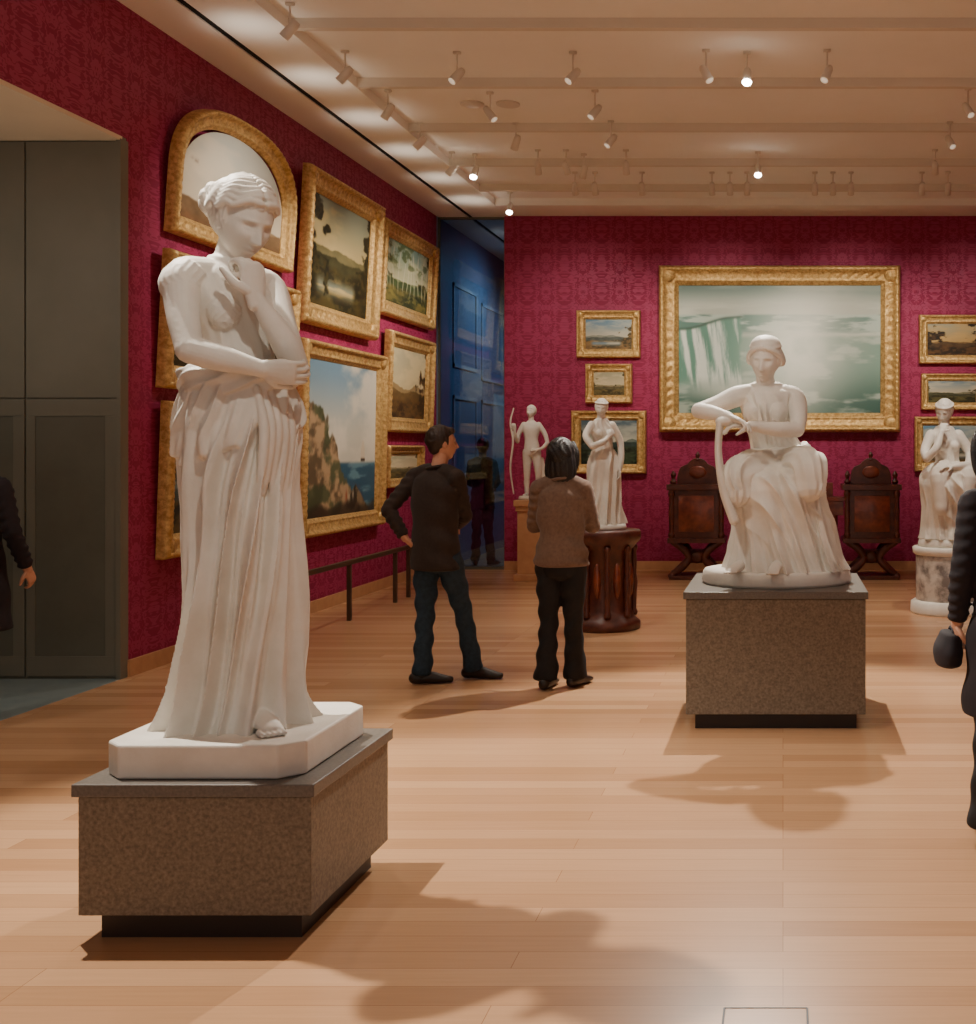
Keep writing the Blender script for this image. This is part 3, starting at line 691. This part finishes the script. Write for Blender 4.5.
# ------------------------------------------------------------ small statues
def small_draped(name,loc,sc,mir=1,rz=0,seated=False,voxel=.006):
    e=grp(name,loc,rz); e.scale=(mir*sc,sc,sc)
    mb=MB()
    mb.lathe([(.2,0.001),(.31,.001),(.315,.03),(.30,.08),(.2,.08)]); mk('round_base',mb,marble,e)
    mb=MB(); z0=.08
    if not seated:
        mb.loft([(1.12,0,0,.13,.11),(1.0,.0,0,.18,.15),(.8,0,0,.20,.17),(.5,.01,0,.22,.19),(.25,0,0,.26,.22),(z0,0,0,.30,.26)],flow(.075,11,-.8,.7,lowA=1.2),seg=260,rows=180)
        dz=0; dx=0
    else:
        dz=-.30; dx=-.02
        mb.loft([(.85,0,0.02,.17,.14),(.75,-.04,-.06,.25,.25),(.62,-.05,-.08,.27,.29),(.4,-.03,-.05,.25,.26),(.2,0,0,.28,.26),(z0,0,0,.31,.29)],flow(.075,11,.6,1.7,lowA=1.1,U=.04,uf=4),seg=260,rows=160)
        mb.tube([(0,.02,.72),(-.16,-.22,.74),(-.17,-.26,.40)],[.13,.11,.07],seg=20); mb.tube([(.05,.02,.72),(.10,-.24,.72),(.08,-.27,.40)],[.13,.11,.07],seg=20)
    T=lambda x,y,z:(x+dx,y,z+dz)
    mb.tube([T(0,0,1.0),T(.0,0,1.2),T(-.02,0,1.34),T(-.03,0,1.42),T(-.03,0,1.5)],[(.15,.12),(.12,.1),(.155,.11),(.165,.09),(.1,.07)],ref=(1,0,0),seg=80,sub=10,cap=.5,disp=lambda u,th:.014*((1-np.abs(np.sin(6*th+5*u)))-.4))
    for sg in(-1,1): mb.ell(T(-.02+sg*.07,-.08,1.32),(.055,.055,.055),nl=12,nk=16)
    mb.tube([T(-.03,0,1.46),T(-.04,-.02,1.58)],[.06,.055])
    if not seated:
        mb.tube([T(-.17,0,1.43),T(-.27,-.05,1.28),T(-.22,-.16,1.14)],[.06,.05,.045]); mb.tube([T(-.22,-.16,1.14),T(-.08,-.2,1.2),T(.0,-.18,1.27)],[.045,.04,.028]); mb.hand(T(.0,-.18,1.27),(.6,.1,.6),(0,1,0),1,1,curl=.5)
        mb.tube([T(.12,0,1.43),T(.22,-.03,1.24),T(.22,-.1,1.05)],[.06,.05,.045]); mb.tube([T(.22,-.1,1.05),T(.2,-.14,.92),T(.17,-.17,.82)],[.045,.04,.028]); mb.hand(T(.17,-.17,.82),(-.1,-.1,-1),(-1,0,0),1,1,curl=.4)
        hf=(-.45,-1,-.25)
    else:
        mb.tube([T(-.17,0,1.43),T(-.26,-.08,1.28),T(-.28,-.2,1.2)],[.06,.05,.045]); mb.tube([T(-.28,-.2,1.2),T(-.2,-.25,1.3),T(-.13,-.2,1.46)],[.045,.04,.028]); mb.hand(T(-.13,-.2,1.46),(.4,.3,.8),(.5,.8,0),-1,1,curl=.8)
        mb.tube([T(.12,0,1.43),T(.22,-.06,1.25),T(.16,-.2,1.12)],[.06,.05,.045]); mb.tube([T(.16,-.2,1.12),T(.05,-.27,1.12),T(-.05,-.28,1.11)],[.045,.04,.028]); mb.hand(T(-.05,-.28,1.11),(-.9,-.2,0),(0,0,-1),1,1,curl=.4)
        hf=(-.6,-.8,-.5)
    hc=np.array(T(-.045,-.035,1.66)); M,k=mb.head(hc,hf,(0,-.2,1),.245,res=(50,64)); mb.hair(hc,M,k,.005,r=(.09,.107,.108)); H=lambda x,y,z: hc+M@(V(x,y,z)*k)
    mb.ell(H(0,-.11,.01),(.045,.045,.045)); 
    mb.tube([H(.086*math.cos(t),-.02+.094*math.sin(t),.078) for t in np.linspace(0,2*np.pi,16)],[.010]*16,seg=8,sub=2)
    mk('figure',mb,marble,e,voxel=voxel,smooth=1)
small_draped('draped_woman_sculpture',(-1.63,10.9,.90),.66,1,.5)
small_draped('pensive_woman_sculpture',(1.66,12.0,.66),.98,1,.2,seated=True,voxel=.007)
e=grp('boy_archer_statue',(-3.14,15.0,1.0)); e.scale=(.66,.66,.66)
mb=MB(); mb.lathe([(.1,0.001),(.24,.001),(.25,.03),(.23,.07),(.1,.07)]); mk('round_base',mb,marble,e)
mb=MB()
mb.tube([(.0,0,.86),(.0,0,1.0),(-.01,0,1.15),(-.01,0,1.33),(-.01,0,1.43),(-.01,0,1.48)],[(.15,.11),(.145,.11),(.125,.1),(.165,.115),(.165,.09),(.08,.06)],ref=(1,0,0),seg=26,cap=.5)
for sx,kx,ax in((-1,-.09,-.1),(1,.13,.12)):
    mb.tube([(sx*.08,0,.9),(kx,-.03 if sx>0 else 0,.5),(ax,0.03,.12)],[.095,.062,.04],seg=18); mb.tube([(ax,.03,.10),(ax+sx*.02,-.12,.085)],[.036,.028])
    mb.tube([(kx,-.0,.42),(ax,.02,.32),(ax,.03,.2)],[.05,.055,.04],seg=16)
mb.tube([(-.01,0,1.44),(-.01,-.01,1.56)],[.052,.05])
mb.tube([(-.15,0,1.42),(-.24,-.02,1.25),(-.26,-.05,1.1)],[.055,.045,.038]); mb.tube([(-.26,-.05,1.1),(-.28,-.15,1.2),(-.28,-.2,1.32)],[.038,.033,.025]); mb.hand((-.28,-.2,1.32),(-.1,-.3,.8),(-.2,.8,0),1,1,curl=.9)
mb.tube([(.13,0,1.42),(.25,0,1.24),(.3,-.02,1.08)],[.055,.045,.038]); mb.tube([(.3,-.02,1.08),(.22,-.08,.98),(.14,-.12,.95)],[.038,.033,.025]); mb.hand((.14,-.12,.95),(-.8,-.2,0),(0,.6,-.6),1,1,curl=.5)
hc=V(-.01,-.03,1.66); M,k=mb.head(hc,(-.4,-1,0),(0,0,1),.235,res=(40,50)); mb.hair(hc,M,k,.006,r=(.092,.108,.108))
mb.tube([(-.3,-.2,.12),(-.36,-.2,.6),(-.31,-.2,1.1),(-.36,-.2,1.45),(-.3,-.2,1.72)],[.014,.018,.02,.018,.014],seg=10)
mb.tube([(.22,.08,.05),(.2,.08,.4),(.16,.07,.75)],[.08,.07,.06],seg=14)
mk('figure',mb,marble,e,voxel=.007,smooth=1)
e=grp('wooden_column_pedestal',(-3.14,15.0,0)); mb=MB()
mb.b2(-.19,.19,-.19,.19,0,.08); mb.b2(-.15,.15,-.15,.15,.08,.92); mb.b2(-.19,.19,-.19,.19,.92,1.0); mb.b2(-.17,.17,-.17,.17,.86,.92)
mk('column',mb,base_m,e,shade=False,bevel=.01)
e=grp('carved_wooden_pedestal',(-1.61,10.9,0)); mb=MB()
oct_=lambda th,z: 1+.02*np.cos(8*th)
mb.lathe([(.30,0),(.31,.02),(.31,.07),(.28,.1),(.25,.13),(.24,.16),(.23,.18),(.23,.72),(.25,.74),(.27,.77),(.30,.80),(.315,.83),(.315,.88),(.30,.90)],mod=oct_,seg=64)
for q in range(8):
    a=q*math.pi/4+.2; x,y=.255*math.cos(a),.255*math.sin(a)
    mb.lathe([(.03,.12),(.035,.15),(.022,.18),(.026,.3),(.034,.42),(.022,.5),(.026,.62),(.022,.7),(.035,.73),(.03,.76)],(x,y,0),seg=14)
mk('carved_body',mb,mahog_d,e)
mb=MB(); 
for q in range(8):
    a=q*math.pi/4+.2+math.pi/8; mb.ell((.228*math.cos(a),.228*math.sin(a),.45),(.035,.035,.16),nl=12,nk=14)
mk('carved_panels',mb,mahog,e)
e=grp('marble_drum_pedestal',(1.66,12.0,0)); mb=MB()
mb.lathe([(.30,0),(.38,0),(.385,.02),(.38,.11),(.35,.13),(.2,.13)]); mb.lathe([(.2,.58),(.34,.58),(.36,.6),(.365,.65),(.35,.66),(.2,.66)]); mk('white_mouldings',mb,marble,e)
mb=MB(); mb.lathe([(.2,.12),(.325,.12),(.33,.14),(.33,.57),(.32,.59),(.2,.59)]); mk('drum',mb,marble_d,e)

# ------------------------------------------------------------ sideboard
e=grp('carved_sideboard',(-.01,15.2,0))
for cx in(-1.07,1.12):
    mb=MB(); mi=MB()
    mb.b2(cx-.34,cx+.34,-.25,.25,0.0,.05)
    for sx in(-1,1):
        for yy in(-.18,.18):
            mb.tube([(cx+sx*.3,yy,.06),(cx+sx*.18,yy,.16),(cx+sx*.10,yy,.27),(cx+sx*.16,yy,.38),(cx+sx*.29,yy,.47)],[.04,.05,.045,.05,.045],seg=14)
            mb.ell((cx+sx*.31,yy,.045),(.05,.05,.045))
    mb.b2(cx-.12,cx+.12,-.12,.12,.2,.36); mb.ell((cx,-.16,.28),(.09,.05,.08))
    mb.b2(cx-.36,cx+.36,-.27,.27,.46,.52); mb.b2(cx-.32,cx+.32,-.24,.25,.52,1.12)
    mb.b2(cx-.37,cx+.37,-.28,.28,1.12,1.19)
    for sx in(-1,1): mb.lathe([(.03,.52),(.045,.56),(.03,.6),(.036,.82),(.03,1.02),(.045,1.07),(.035,1.12)],(cx+sx*.31,-.24,0),seg=14)
    mi.b2(cx-.22,cx+.22,-.262,-.24,.6,1.05)
    poly=[(-.26,0)]+[(.26*-math.cos(t)*(1 if abs(math.cos(t))>.75 else .72),.06+.27*math.sin(t)) for t in np.linspace(.1,math.pi-.1,18)]+[(.26,0)]
    Mx=np.array([[1,0,0],[0,0,1],[0,1,0]],float)
    mb.prism(poly,-.03,.03,Mx,(cx,.0,1.19))
    mb.lathe([(.03,1.48),(.04,1.5),(.02,1.52),(.03,1.56),(.006,1.60)],(cx,0,0),seg=14)
    for sx in(-1,1): mb.lathe([(.03,1.19),(.045,1.22),(.02,1.26),(.036,1.31),(.006,1.36)],(cx+sx*.30,-.1,0),seg=14)
    mi.ell((cx,-.03,1.34),(.11,.02,.08))
    mk('cabinet',mb,mahog_d,e,shade=False,bevel=.006); mk('cabinet_panel',mi,mahog,e,bevel=.006)
mb=MB(); mb.b2(-.75,.8,-.2,.24,.98,1.03); mb.b2(-.72,.77,-.17,.22,.80,.98); mb.b2(-.72,.77,-.1,.2,.08,.13); mb.b2(-.6,.65,.18,.23,1.03,1.2)
for x in(-.6,-.2,.25,.65): mb.lathe([(.04,.1),(.05,.16),(.025,.2),(.045,.4),(.03,.6),(.05,.7),(.045,.8)],(x,-.12,0),seg=14)
mk('centre_table',mb,mahog,e,shade=False,bevel=.006)

# ------------------------------------------------------------ barrier rail
e=grp('barrier_rail',(-4.12,0,0)); mb=MB()
mb.b2(-.02,.02,8.9,13.3,.53,.575)
for y in(9.1,10.3,11.4,12.75,13.2): mb.b2(-.02,.02,y-.02,y+.02,0,.54)
mk('rail_bar',mb,bronze,e,shade=False,bevel=.004)

# ------------------------------------------------------------ people
def wr(A,n,ph):
    return lambda u,th: A*np.sin(n*u+2*np.sin(th+ph)+ph)*(.5+.5*np.cos(th*2+ph))
def shoe(mb,a,d,L=.27,k=1):
    d=unit(d); a=np.array(a,float); r=V(d[1],-d[0],0)
    h=a-d*.055; 
    mb.tube([V(h[0],h[1],.045),V(*(a+d*.05)[:2],.045),V(*(a+d*.13)[:2],.032),V(*(a+d*(L-.08))[:2],.024)],[(.036,.04),(.042,.042),(.046,.030),(.036,.02)],ref=r,seg=18)
    mb.tube([V(a[0],a[1],.06),V(a[0],a[1],.12)],[.042,.042],seg=14)
def person(name,loc,J,mats,torso,head,hairf=None,boot=.075,female=False,coat=None,facing=(0,1,0)):
    e=grp(name,loc); jk,tr,sk,hr,sh=mats; Fp=unit(facing); Rp=V(Fp[1],-Fp[0],0)
    mb=MB()
    hL,hR=J['hipL'],J['hipR']; pc=(np.array(hL)+np.array(hR))/2
    mb.tube([pc+V(0,0,.13),pc+V(0,0,.03),pc+V(0,0,-.06)],[(.14,.105),(.16,.125),(.15,.12)],ref=Rp,seg=26,cap=.6)
    for s in'LR':
        h,kn,an=[np.array(J[q+s],float) for q in('hip','knee','ank')]
        bw=boot
        mb.tube([h,h*.5+kn*.5,kn,kn*.5+an*.5,V(an[0],an[1],.075)],[.096,.082,.064,.062 if boot<.08 else .066,bw],seg=40,sub=12,cap=.3,disp=wr(.008,34,1 if s=='L' else 2))
    mk('trousers',mb,tr,e,voxel=.008,smooth=1)
    mb=MB()
    for s in'LR': shoe(mb,J['ank'+s],J.get('toe'+s,Fp))
    mk('shoes',mb,sh,e)
    mb=MB()
    mb.tube([t[0] for t in torso],[(t[1],t[2]) for t in torso],ref=Rp,seg=50,sub=10,cap=.12,disp=wr(.008,28,.5))
    a,b=np.array(J['shL'],float),np.array(J['shR'],float); nk=np.array(torso[-1][0],float)
    mb.tube([a,(a+nk)/2+V(0,0,.012),nk+V(0,0,-.02),(b+nk)/2+V(0,0,.012),b],[.056,.060,.070,.060,.056],seg=24)
    for s in'LR':
        a,b,c=[np.array(J[q+s],float) for q in('sh','el','wr')]
        mb.tube([a,a*.5+b*.5,b],[.063,.056,.050],seg=30,sub=10,disp=wr(.006,30,2)); mb.tube([b,b*.5+c*.5,b*.12+c*.88],[.050,.046,.040],seg=28,sub=10,cap=.3,disp=wr(.006,28,1))
    mk('jacket',mb,jk,e,voxel=.0065,smooth=1)
    nb=np.array(torso[-1][0]); mb=MB()
    mb.tube([nb+V(.062*math.cos(t),.066*math.sin(t),.028+.010*math.cos(t)) for t in np.linspace(0,2*np.pi,18)],[(.012,.02)]*18,ref=(0,0,1),seg=8,sub=2); mk('collar',mb,jk,e)
    mb=MB(); hc,hf,hh=head; hc=np.array(hc,float)
    mb.tube([nb-V(0,0,.05),nb*.5+hc*.5-V(0,0,.02),hc-V(0,0,.03)],[.06,.054,.055],seg=20)
    M,k=mb.head(hc,hf,(0,0,1),hh,female,res=(48,64))
    for s in'LR':
        b,c=np.array(J['el'+s],float),np.array(J['wr'+s],float)
        hd=J.get('hd'+s,c-b); hn=J.get('hn'+s,(0,0,-1))
        mb.tube([b*.2+c*.8,c],[.028,.026],seg=14)
        mb.hand(c-unit(hd)*.01,hd,hn,J.get('ht'+s,1),1.0 if not female else .92,curl=J.get('hc'+s,.5))
    mk('skin',mb,sk,e,voxel=.0045,smooth=1)
    mb=MB(); hairf(mb,hc,M,k); mk('hair',mb,hr,e,voxel=.006,smooth=1)
    return e
def hair_short(mb,hc,M,k):
    H=lambda x,y,z: hc+M@(V(x,y,z)*k)
    mb.hair(hc,M,k,.004,r=(.086,.102,.102),off=(0,-.02,.038)); mb.ell(H(0,-.055,-.015),(.066*k,.05*k,.06*k),M,16,24); mb.ell(H(0,.05,.09),(.055*k,.04*k,.03*k),M,12,18)
    for sx in(-1,1): mb.tube([H(sx*.075,.012,.03),H(sx*.075,.012,-.005)],[.010*k,.006*k],seg=8)
def hair_bob(mb,hc,M,k):
    H=lambda x,y,z: hc+M@(V(x,y,z)*k)
    mb.hair(hc,M,k,.004,r=(.098,.112,.11),off=(0,-.022,.03),freq=14)
    mb.tube([H(0,-.02,.05),H(0,-.035,-.03),H(0,-.042,-.11),H(0,-.055,-.175)],[(.094*k,.085*k),(.106*k,.085*k),(.112*k,.078*k),(.094*k,.050*k)],ref=M[:,0],seg=50,sub=8,cap=.4,disp=lambda u,th:.005*np.sin(th*17))
    for sx in(-1,1): mb.tube([H(sx*.06,.07,.085),H(sx*.09,.05,.02),H(sx*.09,.035,-.06),H(sx*.08,.02,-.12)],[.02*k,.022*k,.02*k,.01*k],seg=14)
J=dict(hipL=(-.095,.04,.90),hipR=(.065,-.03,.90),kneeL=(-.10,.02,.49),ankL=(-.115,.0,.08),kneeR=(.135,.11,.50),ankR=(.19,.20,.08),
  toeL=(.75,.25,0),toeR=(1,-.05,0),shL=(-.18,.07,1.435),shR=(.14,-.07,1.43),elL=(-.335,-.05,1.21),wrL=(-.215,-.05,1.01),elR=(.165,.06,1.16),wrR=(.05,.28,1.08),
  hdL=(.45,.35,-.65),hnL=(.7,.5,.1),hcL=.5,htL=-1,hnR=(0,0,-1),hcR=.8)
tor=[((-.025,.0,.80),.19,.14),((-.025,0,.95),.185,.14),((-.025,0,1.10),.172,.13),((-.025,0,1.27),.188,.135),((-.02,0,1.40),.175,.115),((-.01,0,1.475),.09,.075)]
person('standing_man',(-2.38,8.30,0),J,(jk_man,jeans,skin,hair_b,shoe_m),tor,((.02,.03,1.66),(.85,.5,.06),.235),hair_short,boot=.066,facing=(.5,.87,0))
J=dict(hipL=(-.08,0,.86),hipR=(.08,0,.86),kneeL=(-.088,.01,.46),ankL=(-.10,-.02,.08),kneeR=(.078,.02,.46),ankR=(.085,.06,.08),toeL=(.1,1,0),toeR=(.35,1,0),
  shL=(-.15,0,1.36),shR=(.15,0,1.36),elL=(-.200,.06,1.10),wrL=(-.02,.22,1.13),elR=(.205,.06,1.10),wrR=(.03,.25,1.17),hcL=.5,hcR=.5,hnL=(0,-1,0),hnR=(0,-1,0))
tor=[((0,.0,.84),.185,.14),((0,0,.92),.18,.135),((0,0,1.04),.15,.115),((0,.0,1.2),.168,.12),((0,0,1.33),.155,.105),((0,0,1.40),.09,.07)]
person('standing_woman',(-1.505,8.15,0),J,(jk_wom,black,skin,hair_k,shoe_m),tor,((.0,.02,1.575),(.15,1,.1),.232),hair_bob,boot=.082,female=True)
J=dict(hipL=(-.085,0,.90),hipR=(.085,0,.90),kneeL=(-.09,.10,.50),ankL=(-.09,.12,.08),kneeR=(.09,-.04,.48),ankR=(.09,-.16,.08),toeL=(0,1,0),toeR=(0,1,0),
  shL=(-.17,0,1.40),shR=(.17,0,1.40),elL=(-.22,-.03,1.13),wrL=(-.23,.04,.91),elR=(.25,.0,1.13),wrR=(.26,.06,.90),hnL=(1,0,0),hnR=(-1,0,0),htL=1,htR=-1,hcL=1.0,hcR=.4)
tor=[((0,.0,.56),.215,.18),((0,.0,.72),.205,.165),((0,0,.9),.19,.15),((0,0,1.06),.165,.13),((0,.0,1.24),.18,.13),((0,0,1.37),.17,.11),((0,0,1.44),.09,.07)]
e=person('walking_visitor',(.94,4.85,0),J,(coat_m,black,skin,hair_k,shoe_m),tor,((-.05,.02,1.615),(-.2,1,0),.25),hair_bob,boot=.085,female=True)
mb=MB(); mb.tube([(-.25,.09,.86),(-.26,.09,.80),(-.26,.09,.75)],[(.045,.10),(.06,.13),(.055,.12)],ref=(1,0,0),seg=24,cap=.4)
mb.tube([(-.25,.02,.80),(-.245,.04,.88),(-.245,.14,.88),(-.25,.17,.80)],[.008]*4,seg=8); mk('handbag',mb,coat_m,e)
tor2=tor
J=dict(hipL=(-.085,0,.88),hipR=(.085,0,.88),kneeL=(-.09,.12,.48),ankL=(-.09,.10,.08),kneeR=(.09,-.06,.48),ankR=(.09,-.2,.08),toeL=(0,1,0),toeR=(0,1,0),
  shL=(-.17,0,1.40),shR=(.17,0,1.40),elL=(-.24,-.03,1.13),wrL=(-.25,.04,.91),elR=(.24,.0,1.13),wrR=(.27,.10,.90),hnL=(1,0,0),hnR=(-1,0,0),htL=1,htR=-1,hcL=.6,hcR=.6)
e=person('passing_visitor',(-4.80,7.1,0),J,(coat_m,black,skin,hair_k,shoe_m),tor2,((.0,.02,1.615),(.2,1,0),.23),hair_bob,boot=.075,female=True)
J=dict(hipL=(-.075,0,.90),hipR=(.075,0,.90),kneeL=(-.08,.0,.50),ankL=(-.10,.0,.08),kneeR=(.08,.0,.50),ankR=(.12,.02,.08),toeL=(-.3,1,0),toeR=(.3,1,0),
  shL=(-.15,0,1.43),shR=(.15,0,1.43),elL=(-.20,.02,1.17),wrL=(-.12,.2,1.1),elR=(.20,.02,1.17),wrR=(.12,.2,1.1),hcL=.5,hcR=.5,hnL=(0,0,-1),hnR=(0,0,-1))
tor=[((0,.0,.80),.17,.125),((0,0,.95),.165,.125),((0,0,1.10),.15,.115),((0,0,1.27),.17,.125),((0,0,1.40),.16,.11),((0,0,1.475),.09,.07)]
person('distant_visitor',(-4.22,16.85,0),J,(coat_m,black,skin,hair_b,shoe_m),tor,((.0,.02,1.66),(-.3,1,0),.235),hair_short,boot=.062)

# ------------------------------------------------------------ lights
def spot(n,loc,tgt,E,ang=50,blend=.6,size=.035,c=(1,.91,.79)):
    l=D.lights.new(n,'SPOT'); l.energy=E; l.spot_size=math.radians(ang); l.spot_blend=blend; l.shadow_soft_size=size; l.color=c
    o=D.objects.new(n,l); o.location=loc; o.rotation_euler=(Vector(tgt)-Vector(loc)).to_track_quat('-Z','Y').to_euler(); scene.collection.objects.link(o)
spot('spot_statue_key',(-3.15,4.85,4.55),(-1.5,4.2,.6),1150,72,.4)
spot('spot_statue_front',(-.5,2.3,4.5),(-1.95,4.3,2.0),170,34)
spot('spot_seated_back',(-.29,9.5,4.52),(-.04,6.9,.6),1350,62,.4)
spot('spot_seated_front',(-1.6,4.9,4.5),(-.04,7.5,1.9),210,32)
spot('spot_seated_right',(1.6,5.2,4.5),(-.04,7.5,1.9),90,32)
for i,(y,z,en) in enumerate(((10.1,3.0,270),(11.8,2.6,250),(13.1,2.7,290),(14.8,2.7,270))): spot('spot_wall_left_%d'%i,(-2.3,y-.3,4.5),(-4.68,y,z),en,66,.9)
for i,(x,en) in enumerate(((-2.6,230),(-.8,310),(.9,310),(2.6,230))): spot('spot_wall_back_%d'%i,(x,12.9,4.5),(x,16.2,2.7),en,60,.9)
spot('spot_draped',(-2.2,8.9,4.5),(-1.6,10.9,1.4),170,36)
spot('spot_pensive',(1.2,9.9,4.5),(1.66,12,1.3),190,36)
spot('spot_boy',(-3.0,13,4.5),(-3.14,15,1.5),120,32)
for i,(x,y,en) in enumerate(((-2,1.2,40),(1.9,2.2,60),(-2.9,7.0,140),(2.4,6.2,70),(-1.2,11.5,250),(1.8,10.8,240),(-3.3,10.6,120),(3.5,8,100),(-.3,13.8,160))):
    spot('spot_floor_%d'%i,(x,y,4.5),(x+.1,y-.2,0),en,92,.8,.05)
for i in range(8): spot('spot_scallop_%d'%i,(-3.98,6.4+i*1.25,4.40),(-3.95,6.45+i*1.25,4.8),4.0,120,.9,.06)  # unseen upward spots added to imitate slot spill on the ceiling
spot('fill_niche',(-6.0,5.5,3.7),(-5.6,8.0,0),80,130,.9,.2,(1,.92,.80))  # added fill with no visible fitting, brightens the opening
spot('fill_niche_up',(-5.6,6.8,1.0),(-5.3,7.2,3.8),38,120,.9,.3,(1,.92,.8))  # added unseen uplight, lifts the underside of the soffit
spot('spot_passage',(-3.0,18.6,4.6),(-4.6,18.2,2),260,130,.9,.2,(.88,.94,1))
w=D.worlds.new('w'); scene.world=w; w.use_nodes=True; w.node_tree.nodes['Background'].inputs[0].default_value=(1,.95,.88,1); w.node_tree.nodes['Background'].inputs[1].default_value=.56

# ------------------------------------------------------------ camera
cam=D.cameras.new('camera'); co=D.objects.new('camera',cam); scene.collection.objects.link(co)
co.location=(0,0,1.62); co.rotation_euler=(math.pi/2,0,0); cam.sensor_width=36; cam.lens=36*1200/1024
cam.shift_x=(488-783)/1024; cam.shift_y=-(512-450)/1024
scene.camera=co
